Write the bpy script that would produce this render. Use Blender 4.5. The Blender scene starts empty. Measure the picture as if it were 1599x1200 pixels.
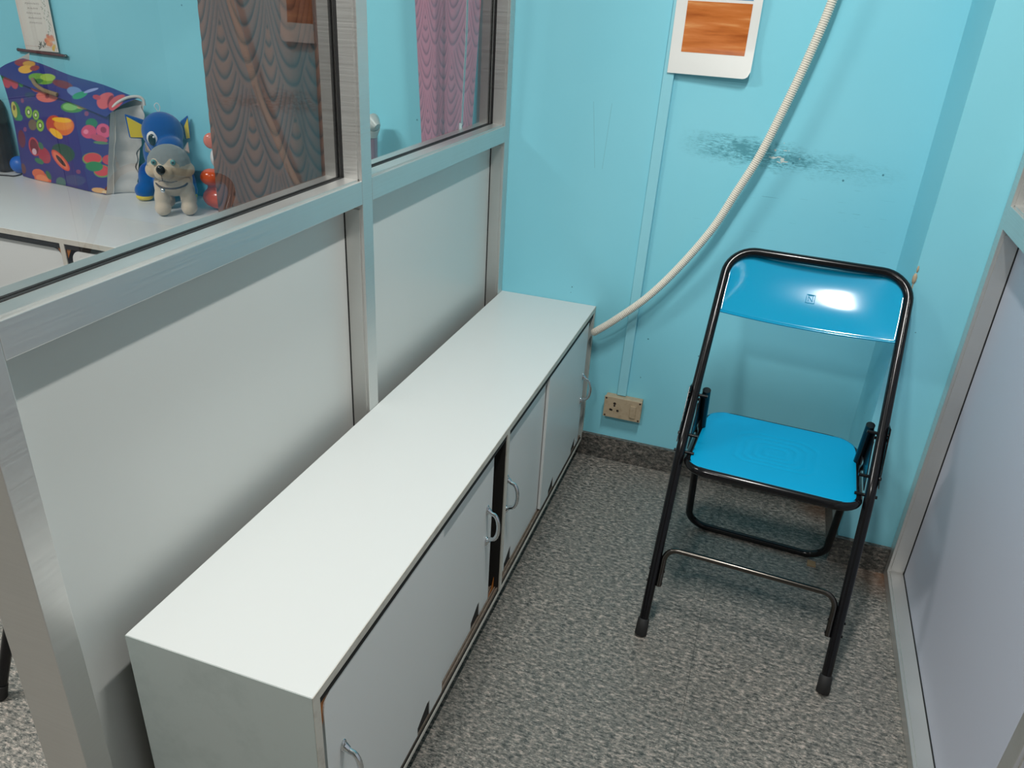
import bpy, bmesh, math, random
import numpy as np
from mathutils import Vector, Matrix
PI = math.pi
sc = bpy.context.scene
COL = sc.collection

# ------------------------------------------------------------------ camera
cd = bpy.data.cameras.new('camera'); cam = bpy.data.objects.new('camera', cd); COL.objects.link(cam)
cam.location = (0.851419, -2.505052, 1.544131)
cam.rotation_euler = (1.104907, -0.050921, 0.332653)
cd.sensor_width = 36.0; cd.lens = 36.0 * 1223.216 / 1599.0; cd.clip_start = 0.02
sc.camera = cam
# ------------------------------------------------------------------ world, exposure
w = bpy.data.worlds.new('world'); sc.world = w; w.use_nodes = True
w.node_tree.nodes['Background'].inputs[0].default_value = (0.9, 0.95, 1.0, 1)
w.node_tree.nodes['Background'].inputs[1].default_value = 0.25
sc.view_settings.view_transform = 'Standard'; sc.view_settings.look = 'None'
sc.view_settings.gamma = 1.0; sc.view_settings.use_curve_mapping = False
sc.view_settings.exposure = 0.06
# ------------------------------------------------------------------ lamps of the ceiling
def area(name, loc, size, energy, rot=0, colr=(1, 0.985, 0.95)):
    d = bpy.data.lights.new(name, 'AREA'); d.shape = 'RECTANGLE'; d.size, d.size_y = size
    d.energy = energy; d.color = colr
    o = bpy.data.objects.new(name, d); o.location = loc; o.rotation_euler = (0, 0, rot); COL.objects.link(o)
    return o
area('tube_light_right', (0.85, -1.3, 2.62), (0.06, 0.42), 27)
area('tube_light_behind', (0.15, -3.0, 2.6), (0.22, 0.22), 30)
area('tube_light_other_room', (-1.5, -1.9, 2.62), (0.9, 0.3), 60)

# ------------------------------------------------------------------ materials
def mat(name, c, rough=0.5, metal=0.0, spec=0.5, **kw):
    m = bpy.data.materials.new(name); m.use_nodes = True
    b = m.node_tree.nodes['Principled BSDF']
    b.inputs['Base Color'].default_value = (*c, 1); b.inputs['Roughness'].default_value = rough
    b.inputs['Metallic'].default_value = metal; b.inputs['Specular IOR Level'].default_value = spec
    for k, v in kw.items(): b.inputs[k.replace('_', ' ')].default_value = v
    return m
class NT:
    def __init__(s, m): s.m = m; s.t = m.node_tree; s.b = s.t.nodes['Principled BSDF']
    def n(s, typ, **kw):
        x = s.t.nodes.new(typ)
        for k, v in kw.items():
            if k.startswith('i_'): x.inputs[int(k[2:])].default_value = v
            else: setattr(x, k, v)
        return x
    def l(s, a, b): s.t.links.new(a, b)
    def coord(s): return s.n('ShaderNodeNewGeometry').outputs['Position']
    def mapping(s, src, scale=(1, 1, 1), loc=(0, 0, 0)):
        m = s.n('ShaderNodeMapping'); m.inputs['Scale'].default_value = scale; m.inputs['Location'].default_value = loc
        s.l(src, m.inputs['Vector']); return m.outputs[0]
    def noise(s, vec, scale, detail=3, rough=0.5):
        x = s.n('ShaderNodeTexNoise'); x.inputs['Scale'].default_value = scale; x.inputs['Detail'].default_value = detail
        x.inputs['Roughness'].default_value = rough; s.l(vec, x.inputs['Vector']); return x.outputs['Fac']
    def ramp(s, fac, stops):
        r = s.n('ShaderNodeValToRGB'); e = r.color_ramp.elements
        while len(e) < len(stops): e.new(0.5)
        for el, (p, c) in zip(e, stops):
            el.position = p; el.color = (*c, 1) if len(c) == 3 else c
        s.l(fac, r.inputs[0]); return r.outputs[0]
    def math(s, op, a, b=None, c=None, clamp=False):
        x = s.n('ShaderNodeMath', operation=op, use_clamp=clamp)
        for i, v in enumerate((a, b, c)):
            if v is None: continue
            if isinstance(v, (int, float)): x.inputs[i].default_value = v
            else: s.l(v, x.inputs[i])
        return x.outputs[0]
    def mix(s, f, a, b, blend='MIX'):
        x = s.n('ShaderNodeMix', data_type='RGBA', blend_type=blend)
        for i, v in ((0, f), (6, a), (7, b)):
            if isinstance(v, (int, float)): x.inputs[i].default_value = v
            elif isinstance(v, tuple): x.inputs[i].default_value = (*v, 1)
            else: s.l(v, x.inputs[i])
        return x.outputs[2]
    def bump(s, h, strength, dist=0.001):
        x = s.n('ShaderNodeBump'); x.inputs['Strength'].default_value = strength; x.inputs['Distance'].default_value = dist
        s.l(h, x.inputs['Height']); s.l(x.outputs[0], s.b.inputs['Normal'])
W3 = lambda v: (v, v, v)

def blue_paint(name, scuff=False, base=(0.240, 0.655, 0.775)):
    m = mat(name, base, 0.42); t = NT(m); P = t.coord()
    lo = t.noise(P, 2.2, 3); fine = t.noise(P, 60, 4)
    c = t.mix(t.ramp(lo, [(0.35, W3(0)), (0.7, W3(1))]), base, (base[0] * 1.10, base[1] * 1.03, base[2] * 1.02))
    # small dark nicks scattered on the paint
    v = t.n('ShaderNodeTexVoronoi'); v.inputs['Scale'].default_value = 13.0; v.inputs['Randomness'].default_value = 1
    t.l(P, v.inputs['Vector'])
    nick = t.math('MULTIPLY', t.math('LESS_THAN', v.outputs['Distance'], 0.04), t.math('GREATER_THAN', t.noise(P, 5.1, 1), 0.50))
    c = t.mix(t.math('MULTIPLY', nick, 0.8), c, (0.03, 0.16, 0.21))
    if scuff:
        sp = t.n('ShaderNodeSeparateXYZ'); t.l(P, sp.inputs[0]); X, Y, Z = sp.outputs
        ctr = t.math('MULTIPLY_ADD', X, -0.065, 1.198)          # the rub mark drops slightly to the right
        wob = t.math('MULTIPLY', t.math('SUBTRACT', t.noise(t.mapping(P, (16, 16, 30)), 1.0, 4, 0.65), 0.5), 0.075)
        dz = t.math('ADD', t.math('SUBTRACT', Z, ctr), wob)
        g = t.math('SUBTRACT', 1.0, t.math('DIVIDE', t.math('ABSOLUTE', dz), 0.045), clamp=True)
        x0 = t.math('MULTIPLY', t.math('SUBTRACT', X, 0.54), 6.0, clamp=True)
        x1 = t.math('MULTIPLY', t.math('SUBTRACT', 1.215, X), 2.6, clamp=True)
        win = t.math('MULTIPLY', g, t.math('MULTIPLY', x0, x1))
        core = t.math('SUBTRACT', 1.0, t.math('DIVIDE', t.math('ABSOLUTE', t.math('SUBTRACT', X, 0.76)), 0.22), clamp=True)
        win = t.math('MULTIPLY', win, t.math('MULTIPLY_ADD', core, 0.8, 0.75))
        scr = t.noise(t.mapping(P, (60, 60, 260)), 1.0, 5, 0.75)
        blot = t.noise(t.mapping(P, (14, 14, 40)), 1.0, 4, 0.7)
        f = t.math('MULTIPLY', win, t.math('ADD', t.math('MULTIPLY', t.math('SUBTRACT', scr, 0.455, clamp=True), 9.0), t.math('MULTIPLY', t.math('SUBTRACT', blot, 0.44, clamp=True), 4.5)), clamp=True)
        c = t.mix(t.math('MULTIPLY', f, 0.75), c, (0.035, 0.20, 0.25))
        chip = t.noise(t.mapping(P, (45, 45, 95), (3, 0, 1)), 1.0, 2, 0.5)
        cx = t.math('SUBTRACT', 1.0, t.math('DIVIDE', t.math('ABSOLUTE', t.math('SUBTRACT', X, 0.84)), 0.13), clamp=True)
        thr = t.math('SUBTRACT', 0.75, t.math('MULTIPLY', t.math('MULTIPLY', cx, g), 0.20))
        f2 = t.math('MULTIPLY', t.math('GREATER_THAN', chip, thr), t.math('GREATER_THAN', win, 0.15))
        c = t.mix(f2, c, (0.62, 0.66, 0.62))
        # long thin horizontal scratches lower down
        ln = t.noise(t.mapping(P, (9, 9, 420)), 1.0, 2, 0.5)
        zone = t.math('MULTIPLY', t.math('SUBTRACT', 1.0, t.math('DIVIDE', t.math('ABSOLUTE', t.math('SUBTRACT', Z, 1.0)), 0.16), clamp=True),
                      t.math('MULTIPLY', t.math('SUBTRACT', X, 0.5), 4, clamp=True))
        f3 = t.math('MULTIPLY', t.math('GREATER_THAN', ln, 0.70), zone)
        c = t.mix(t.math('MULTIPLY', f3, 0.6), c, (0.04, 0.22, 0.28))
        # pencil scribble left of the trunking
        for (xa, ka) in ((0.292, 0.12), (0.318, -0.05)):
            d = t.math('ABSOLUTE', t.math('SUBTRACT', X, t.math('MULTIPLY_ADD', t.math('SUBTRACT', Z, 1.06), -ka, xa)))
            f4 = t.math('MULTIPLY', t.math('LESS_THAN', d, 0.0008), t.math('LESS_THAN', t.math('ABSOLUTE', t.math('SUBTRACT', Z, 1.15)), 0.10))
            c = t.mix(t.math('MULTIPLY', f4, 0.28), c, (0.08, 0.2, 0.25))
    t.l(c, t.b.inputs['Base Color'])
    t.bump(t.math('ADD', t.math('MULTIPLY', fine, 0.5), lo), 0.25, 0.002)
    return m
M = {}
M['wall'] = blue_paint('blue_wall_paint', True)
M['pillar'] = blue_paint('blue_pillar_paint')
M['trunk'] = mat('painted_trunking', (0.29, 0.66, 0.76), 0.4)
M['offwhite'] = mat('pale_wall', (0.72, 0.76, 0.75), 0.6)
M['far'] = mat('darkened_far_wall', (0.15, 0.14, 0.13), 0.7)  # unseen wall, colour darkened so the aluminium mirrors less light
M['ceiling'] = mat('ceiling_white', (0.85, 0.86, 0.85), 0.7)
M['alcove'] = mat('alcove_darkness', (0.012, 0.03, 0.04), 0.6)  # near-black colour stands in for the darkness of the recess

def stone(name, tile=True, dark=1.0):
    m = mat(name, (0.3, 0.3, 0.3), 0.38); t = NT(m); P = t.coord()
    a = t.noise(t.mapping(P, (54, 120, 100)), 1.0, 5, 0.80)
    b = t.noise(t.mapping(P, (95, 230, 150), (5, 3, 1)), 1.0, 3, 0.6)
    big = t.noise(P, 3.0, 3)
    c = t.ramp(a, [(0.38, (0.026 * dark, 0.032 * dark, 0.031 * dark)), (0.455, (0.135 * dark, 0.135 * dark, 0.125 * dark)), (0.54, (0.245 * dark, 0.232 * dark, 0.210 * dark)), (0.63, (0.56 * dark, 0.48 * dark, 0.43 * dark))])
    c = t.mix(t.ramp(b, [(0.60, W3(0)), (0.66, W3(0.8))]), c, (0.55 * dark, 0.53 * dark, 0.48 * dark))
    c = t.mix(t.ramp(b, [(0.34, W3(0.95)), (0.40, W3(0))]), c, (0.016, 0.017, 0.018))
    c = t.mix(t.ramp(big, [(0.35, W3(0.22)), (0.65, W3(0))]), c, (0.12, 0.125, 0.12))
    if tile:
        sp = t.n('ShaderNodeSeparateXYZ'); t.l(P, sp.inputs[0])
        def seam(v, off):
            q = t.math('ABSOLUTE', t.math('SUBTRACT', t.math('FRACT', t.math('DIVIDE', t.math('ADD', v, off), 0.61)), 0.5))
            return t.math('LESS_THAN', q, 0.0016)
        s = t.math('MAXIMUM', seam(sp.outputs[0], 0.61 * 2 - 0.88 + 0.305), seam(sp.outputs[1], 0.61 * 3 + 0.14))
        c = t.mix(t.math('MULTIPLY', s, 0.6), c, (0.05, 0.05, 0.045))
    c = t.mix(1.0, c, (0.90, 0.885, 0.855), 'MULTIPLY')
    if tile:      # rust stains by the pillar corners
        for (cx_, cy_, rr_) in ((1.385, -.34, .13), (1.20, -.03, .10)):
            dv = t.n('ShaderNodeVectorMath', operation='DISTANCE'); t.l(P, dv.inputs[0]); dv.inputs[1].default_value = (cx_, cy_, 0)
            q = t.math('SUBTRACT', 1.0, t.math('DIVIDE', dv.outputs['Value'], rr_), clamp=True)
            c = t.mix(t.math('MULTIPLY', t.math('MULTIPLY', q, t.noise(P, 22, 3)), 1.3, clamp=True), c, (0.16, 0.07, 0.03))
    t.l(c, t.b.inputs['Base Color']); t.bump(a, 0.06, 0.001)
    rr = t.ramp(big, [(0.3, W3(0.32)), (0.7, W3(0.48))]); t.l(rr, t.b.inputs['Roughness'])
    return m
M['floor'] = stone('mottled_grey_vinyl_tiles')
M['skirt'] = stone('dark_granite_skirting', False, 0.55)

def alu(name, c=(0.66, 0.655, 0.635), axis=(4, 4, 300)):
    m = mat(name, c, 0.34, 0.78); t = NT(m); P = t.coord()
    s = t.noise(t.mapping(P, axis), 1.0, 3)
    t.l(t.ramp(s, [(0.3, W3(0.30)), (0.7, W3(0.46))]), t.b.inputs['Roughness'])
    l = t.noise(P, 9, 3)
    t.l(t.mix(t.math('MULTIPLY', l, 0.35), c, (0.50, 0.49, 0.46)), t.b.inputs['Base Color'])
    return m
M['alu'] = alu('anodised_aluminium')
M['alu_h'] = alu('anodised_aluminium_rail', axis=(300, 4, 300))
M['panel'] = mat('pale_grey_laminate', (0.62, 0.63, 0.605), 0.28)
M['panel_cool'] = mat('frosted_lilac_panel', (0.50, 0.52, 0.60), 0.5)
M['gasket'] = mat('black_rubber_gasket', (0.008, 0.008, 0.008), 0.6)
M['lam'] = mat('white_laminate', (0.70, 0.715, 0.70), 0.32)
M['lam_front'] = mat('grey_white_laminate', (0.76, 0.775, 0.76), 0.38)
def grimy(name, c, d, sc_=25):
    m = mat(name, c, 0.5); t = NT(m); P = t.coord()
    n = t.noise(P, sc_, 5, 0.7)
    t.l(t.mix(t.ramp(n, [(0.5, W3(0)), (0.8, W3(0.8))]), c, d), t.b.inputs['Base Color']); return m
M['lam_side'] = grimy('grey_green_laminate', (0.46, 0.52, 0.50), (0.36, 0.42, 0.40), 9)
M['edge'] = grimy('cream_edge_band', (0.62, 0.59, 0.52), (0.38, 0.33, 0.27))
M['inside'] = mat('dark_cabinet_inside', (0.012, 0.010, 0.008), 0.8)  # near-black, also carries the shade of door gaps and notches
M['track'] = grimy('brown_track', (0.16, 0.12, 0.09), (0.30, 0.27, 0.23), 60)
M['tape'] = grimy('orange_tape', (0.42, 0.14, 0.02), (0.25, 0.08, 0.015))
M['chrome'] = mat('chrome', (0.72, 0.75, 0.77), 0.16, 1.0)
M['steel'] = mat('worn_steel', (0.11, 0.10, 0.09), 0.22, 1.0)
M['black'] = mat('black_enamel', (0.005, 0.005, 0.006), 0.17, 0.0, 0.35)
M['rubber'] = mat('black_rubber', (0.012, 0.012, 0.012), 0.65)
M['socket'] = grimy('yellowed_socket_plastic', (0.46, 0.36, 0.24), (0.30, 0.22, 0.13), 40)
M['hole'] = mat('dark_hole', (0.02, 0.012, 0.008), 0.7)
M['hose'] = mat('beige_corrugated_plastic', (0.74, 0.69, 0.60), 0.45)
M['bluepl'] = mat('glossy_blue_seat_enamel', (0.0, 0.32, 0.56), 0.11, 0.0, 0.6, Coat_Weight=0.5, Coat_Roughness=0.08)
M['seatblue'] = mat('satin_blue_seat', (0.0, 0.32, 0.57), 0.45, 0.0, 0.25)
def fuzzy(name, c, r=0.95):
    m = mat(name, c, r, 0, 0.1, Sheen_Weight=0.4, Sheen_Roughness=0.5); t = NT(m)
    tc = t.n('ShaderNodeTexCoord'); t.bump(t.noise(tc.outputs['Object'], 260, 3), 0.5, 0.002); return m
M['cream'] = fuzzy('cream_plush', (0.60, 0.50, 0.37))
M['greyp'] = fuzzy('grey_plush', (0.23, 0.25, 0.25))
M['blueplush'] = fuzzy('royal_blue_plush', (0.003, 0.075, 0.33))
M['yellowp'] = fuzzy('yellow_plush', (0.74, 0.56, 0.015))
M['pinkp'] = fuzzy('pale_pink_plush', (0.60, 0.42, 0.36))
M['dark'] = mat('dark_gloss', (0.01, 0.02, 0.025), 0.25)
M['iris'] = mat('teal_iris', (0.10, 0.30, 0.30), 0.2)
M['white'] = mat('white_plastic', (0.8, 0.8, 0.8), 0.4)
M['orange'] = mat('shiny_orange_vinyl', (0.72, 0.10, 0.025), 0.2)
M['orange2'] = mat('shiny_salmon_vinyl', (0.75, 0.20, 0.13), 0.2)
M['collar'] = mat('brown_cord', (0.08, 0.05, 0.04), 0.7)
M['blueball'] = mat('blue_rubber', (0.005, 0.13, 0.55), 0.4)
M['canvas'] = grimy('white_bag_canvas', (0.62, 0.61, 0.57), (0.44, 0.43, 0.40), 14)
M['strap'] = mat('tan_webbing', (0.26, 0.18, 0.10), 0.8)
M['blackcloth'] = mat('black_cloth', (0.012, 0.011, 0.010), 0.8)
M['rod'] = mat('maroon_dowel', (0.11, 0.03, 0.035), 0.4)
M['paper'] = mat('white_paper', (0.80, 0.79, 0.76), 0.5)
M['pinkroll'] = mat('pink_fabric_roll', (0.33, 0.13, 0.20), 0.7)
def vcol(name, rough=0.6, sheen=0.0):
    m = mat(name, (0.5, 0.5, 0.5), rough, 0, 0.3); t = NT(m)
    a = t.n('ShaderNodeVertexColor'); a.layer_name = 'Col'; t.l(a.outputs[0], t.b.inputs['Base Color']); return m
M['bagprint'] = vcol('fruit_print_laminate', 0.35)
M['scrollpaper'] = vcol('printed_scroll_paper', 0.6)
M['curtain'] = vcol('jacquard_curtain', 0.75)
def glass(name, tint=(0.97, 0.99, 0.985), ior=1.5):
    m = bpy.data.materials.new(name); m.use_nodes = True; nt = m.node_tree; nt.nodes.clear()
    o = nt.nodes.new('ShaderNodeOutputMaterial'); mx = nt.nodes.new('ShaderNodeMixShader')
    fr = nt.nodes.new('ShaderNodeFresnel'); fr.inputs[0].default_value = ior
    tr = nt.nodes.new('ShaderNodeBsdfTransparent'); tr.inputs[0].default_value = (*tint, 1)
    gl = nt.nodes.new('ShaderNodeBsdfGlossy'); gl.inputs['Roughness'].default_value = 0.0
    ge = nt.nodes.new('ShaderNodeNewGeometry'); inv = nt.nodes.new('ShaderNodeMath'); inv.operation = 'SUBTRACT'; inv.inputs[0].default_value = 1
    mu = nt.nodes.new('ShaderNodeMath'); mu.operation = 'MULTIPLY'; m2 = nt.nodes.new('ShaderNodeMath'); m2.operation = 'MULTIPLY'; m2.inputs[1].default_value = 1.75; m2.use_clamp = True
    nt.links.new(ge.outputs['Backfacing'], inv.inputs[1]); nt.links.new(fr.outputs[0], m2.inputs[0])      # both faces of the pane counted once
    nt.links.new(m2.outputs[0], mu.inputs[0]); nt.links.new(inv.outputs[0], mu.inputs[1])
    nt.links.new(mu.outputs[0], mx.inputs[0]); nt.links.new(tr.outputs[0], mx.inputs[1])
    nt.links.new(gl.outputs[0], mx.inputs[2]); nt.links.new(mx.outputs[0], o.inputs[0]); return m
M['glass'] = glass('clear_glass')
M['smoked'] = glass('smoked_glass', (0.80, 0.80, 0.80))
M['film'] = glass('clear_plastic_film', (0.93, 0.93, 0.93), 1.6)

# ------------------------------------------------------------------ mesh helpers
class MB:
    def __init__(s): s.v = []; s.f = []; s.m = []
    def add(s, vs, fs, mi=0):
        o = len(s.v); s.v += [tuple(map(float, q)) for q in vs]; s.f += [tuple(i + o for i in f) for f in fs]; s.m += [mi] * len(fs); return s
    def box(s, a, b, mi=0):
        x0, y0, z0 = a; x1, y1, z1 = b
        return s.add([(x0, y0, z0), (x1, y0, z0), (x1, y1, z0), (x0, y1, z0), (x0, y0, z1), (x1, y0, z1), (x1, y1, z1), (x0, y1, z1)],
                     [(0, 3, 2, 1), (4, 5, 6, 7), (0, 1, 5, 4), (1, 2, 6, 5), (2, 3, 7, 6), (3, 0, 4, 7)], mi)
    def tube(s, path, r, n=12, closed=False, caps=True, mi=0):
        P = [Vector(p) for p in path]; k = len(P); rr = r if hasattr(r, '__len__') else [r] * k
        T = []
        for i in range(k):
            a = P[(i - 1) % k] if (closed or i > 0) else P[i]; b = P[(i + 1) % k] if (closed or i < k - 1) else P[i]
            T.append((b - a).normalized())
        up = Vector((0, 0, 1)) if abs(T[0].z) < 0.9 else Vector((1, 0, 0))
        N = (up - T[0] * up.dot(T[0])).normalized(); vs = []
        for i in range(k):
            N = (N - T[i] * N.dot(T[i])).normalized(); B = T[i].cross(N)
            for j in range(n):
                a = 2 * PI * j / n; vs.append(P[i] + (N * math.cos(a) + B * math.sin(a)) * rr[i])
        fs = []
        for i in range(k if closed else k - 1):
            for j in range(n):
                a = i * n + j; b = i * n + (j + 1) % n; c = ((i + 1) % k) * n
                fs.append((a, b, c + (j + 1) % n, c + j))
        if caps and not closed: fs += [tuple(range(n))[::-1], tuple((k - 1) * n + j for j in range(n))]
        return s.add(vs, fs, mi)
    def lathe(s, prof, ctr, n=24, mi=0, axis='z'):
        vs = []; k = len(prof)
        for r, h in prof:
            for j in range(n):
                a = 2 * PI * j / n
                q = (r * math.cos(a), r * math.sin(a), h)
                if axis == 'y': q = (q[0], -q[2], q[1])
                if axis == 'x': q = (q[2], q[0], q[1])
                vs.append((ctr[0] + q[0], ctr[1] + q[1], ctr[2] + q[2]))
        fs = [(i * n + j, i * n + (j + 1) % n, (i + 1) * n + (j + 1) % n, (i + 1) * n + j) for i in range(k - 1) for j in range(n)]
        fs += [tuple(range(n))[::-1], tuple((k - 1) * n + j for j in range(n))]
        return s.add(vs, fs, mi)
    def ball(s, c, r, n=16, mi=0, rot=None):
        r = r if hasattr(r, '__len__') else (r, r, r); vs = []; m_ = n // 2
        for i in range(m_ + 1):
            t = PI * i / m_
            for j in range(n):
                a = 2 * PI * j / n; v = Vector((r[0] * math.sin(t) * math.cos(a), r[1] * math.sin(t) * math.sin(a), r[2] * math.cos(t)))
                if rot: v = rot @ v
                vs.append(v + Vector(c))
        fs = [(i * n + j, (i + 1) * n + j, (i + 1) * n + (j + 1) % n, i * n + (j + 1) % n) for i in range(m_) for j in range(n)]
        return s.add(vs, fs, mi)
    def prism(s, pts, ext, mi=0):
        """pts 3D outline (ccw from outside of first face), extruded by vector ext"""
        k = len(pts); a = [Vector(q) for q in pts]; b = [q + Vector(ext) for q in a]
        return s.add(a + b, [tuple(range(k)), tuple(range(2 * k - 1, k - 1, -1))] + [(i, i + k, (i + 1) % k + k, (i + 1) % k) for i in range(k)], mi)
    def grid(s, fn, nu, nv, mi=0):
        vs = [fn(i / nu, j / nv) for j in range(nv + 1) for i in range(nu + 1)]
        fs = [(j * (nu + 1) + i, j * (nu + 1) + i + 1, (j + 1) * (nu + 1) + i + 1, (j + 1) * (nu + 1) + i) for j in range(nv) for i in range(nu)]
        return s.add(vs, fs, mi)
def mesh_obj(name, mb, mats, parent=None, origin=None, smooth=None, bevel=0, solid=0, fixn=True):
    o3 = Vector(origin) if origin is not None else Vector((0, 0, 0))
    me = bpy.data.meshes.new(name); me.from_pydata([tuple(Vector(v) - o3) for v in mb.v], [], mb.f)
    for m in (mats if isinstance(mats, (list, tuple)) else [mats]): me.materials.append(m)
    me.polygons.foreach_set('material_index', mb.m)
    if fixn:
        b = bmesh.new(); b.from_mesh(me); bmesh.ops.remove_doubles(b, verts=b.verts, dist=1e-6) if fixn == 2 else None
        bmesh.ops.recalc_face_normals(b, faces=b.faces); b.to_mesh(me); b.free()
    me.update()
    if smooth is not None:
        me.polygons.foreach_set('use_smooth', [True] * len(me.polygons)); me.set_sharp_from_angle(angle=math.radians(smooth))
    o = bpy.data.objects.new(name, me); COL.objects.link(o)
    if parent: o.parent = parent
    elif origin is not None: o.location = o3
    if bevel:
        x = o.modifiers.new('bevel', 'BEVEL'); x.width = bevel; x.segments = 2; x.limit_method = 'ANGLE'
    if solid:
        x = o.modifiers.new('solid', 'SOLIDIFY'); x.thickness = solid
    return o
class Thing:
    """an Empty at the thing's base; parts are given in world coordinates minus its location (or in local ones)"""
    def __init__(s, name, label, cat, loc=(0, 0, 0), rz=0, group=None, local=False):
        s.e = bpy.data.objects.new(name, None); s.e.empty_display_size = 0.05; COL.objects.link(s.e)
        s.e.location = loc; s.e.rotation_euler = (0, 0, rz); s.o = None if local else loc
        s.e['label'] = label; s.e['category'] = cat
        if group: s.e['group'] = group
    def part(s, name, mb, mats, label=None, under=None, **kw):
        o = mesh_obj(name, mb, mats, parent=under or s.e, origin=s.o, **kw)
        if label: o['label'] = label
        return o
def tag(o, label, cat, group=None):
    o['label'] = label; o['category'] = cat
    if group: o['group'] = group
    return o
def struct(name, mb, m, **kw):
    o = mesh_obj(name, mb, m, **kw); o['kind'] = 'structure'; return o
def arc(c, r, a0, a1, n, f):
    return [f(c[0] + r * math.cos(a0 + (a1 - a0) * i / n), c[1] + r * math.sin(a0 + (a1 - a0) * i / n)) for i in range(n + 1)]
def fillet(path, r, n=8):
    """round the interior corners of a polyline with radius r (number or list)"""
    P = [Vector(p) for p in path]; out = [P[0]]
    for i in range(1, len(P) - 1):
        R_ = r[i - 1] if hasattr(r, '__len__') else r
        a = (P[i - 1] - P[i]).normalized(); b = (P[i + 1] - P[i]).normalized(); ang = a.angle(b)
        if ang > PI - 0.02: out.append(P[i]); continue
        d = R_ / math.tan(ang / 2); d = min(d, 0.48 * min((P[i - 1] - P[i]).length, (P[i + 1] - P[i]).length) if len(P) > 3 else d); R2 = d * math.tan(ang / 2)
        c = P[i] + (a + b).normalized() * (R2 / math.sin(ang / 2)); s0 = P[i] + a * d - c; s1 = P[i] + b * d - c
        om = s0.angle(s1)
        for k in range(n + 1):
            t = k / n; out.append(c + (s0 * math.sin((1 - t) * om) + s1 * math.sin(t * om)) / math.sin(om))
    out.append(P[-1]); return out
def remesh(name, balls, voxel, mats, matfn, thing, under=None, label=None, smooth_it=6):
    mb = MB()
    for b in balls: mb.ball(b[0], b[1], 20, rot=b[2] if len(b) > 2 else None)
    o = thing.part(name, mb, mats, under=under, fixn=False, label=label)
    r = o.modifiers.new('r', 'REMESH'); r.mode = 'VOXEL'; r.voxel_size = voxel
    s = o.modifiers.new('s', 'SMOOTH'); s.iterations = smooth_it; s.factor = 0.6
    dg = bpy.context.evaluated_depsgraph_get(); me = bpy.data.meshes.new_from_object(o.evaluated_get(dg))
    o.modifiers.clear(); o.data = me
    me.materials.clear()
    for m in mats: me.materials.append(m)
    for pl in me.polygons:
        pl.use_smooth = True; pl.material_index = matfn(pl.center) if matfn else 0
    return o
def setcol(o, cols):
    me = o.data; a = me.color_attributes.new('Col', 'FLOAT_COLOR', 'POINT')
    arr = np.ones((len(me.vertices), 4), np.float32); arr[:, :3] = cols; a.data.foreach_set('color', arr.ravel())
def srgb(r, g, b): return tuple(((x / 255) / 12.92 if x / 255 < 0.04045 else ((x / 255 + 0.055) / 1.055) ** 2.4) for x in (r, g, b))

# ------------------------------------------------------------------ room
XL, XR, YF, H = -3.1, 3.1, -4.3, 2.75
PX, PY = 1.2374, -0.3054
struct('floor', MB().box((XL - .1, YF - .1, -0.1), (XR + .1, 0.9, 0)), M['floor'])
struct('ceiling', MB().box((XL - .1, YF - .1, H), (XR + .1, 0.9, H + .1)), M['ceiling'])
AX0, AX1 = -1.02, -0.575
wb = MB(); wb.box((XL, 0, 0), (AX0, .12, H)); wb.box((AX1, 0, 0), (XR, .12, H)); wb.box((AX0, 0, 2.0), (AX1, .12, H))
struct('wall_back', wb, M['wall'])
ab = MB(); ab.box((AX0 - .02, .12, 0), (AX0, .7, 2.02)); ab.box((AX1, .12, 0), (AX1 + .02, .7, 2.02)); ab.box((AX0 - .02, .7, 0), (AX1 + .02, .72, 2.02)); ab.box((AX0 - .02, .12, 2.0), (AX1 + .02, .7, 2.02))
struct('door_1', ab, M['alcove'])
struct('wall_pillar', MB().box((PX, PY, 0), (1.95, -0.0005, H)), M['pillar'])
struct('wall_left', MB().box((XL - .1, YF, 0), (XL, 0.12, H)), M['offwhite'])
struct('wall_right', MB().box((XR, YF, 0), (XR + .1, 0.12, H)), M['offwhite'])
struct('wall_front', MB().box((XL - .1, YF - .1, 0), (XR + .1, YF, H)), M['far'])
struct('baseboard_back', MB().box((-0.0, -.015, 0), (PX, 0, .092)), M['skirt'])
pb = MB(); pb.box((PX - .014, PY - .014, 0), (PX, 0 - .015, .092)); pb.box((PX, PY - .014, 0), (1.388, PY, .092))
struct('baseboard_pillar', pb, M['skirt'])
# flaked plaster on the pillar's arris
ch = MB(); ch.ball((PX + .002, PY + .001, .925), (.006, .005, .016), 10); ch.ball((PX + .003, PY, .951), (.003, .003, .010), 8); ch.ball((PX + .002, PY, .897), (.002, .003, .018), 8)
struct('trim_1', ch, mat('bare_plaster', (0.45, 0.36, 0.25), 0.9), smooth=60)

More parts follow.
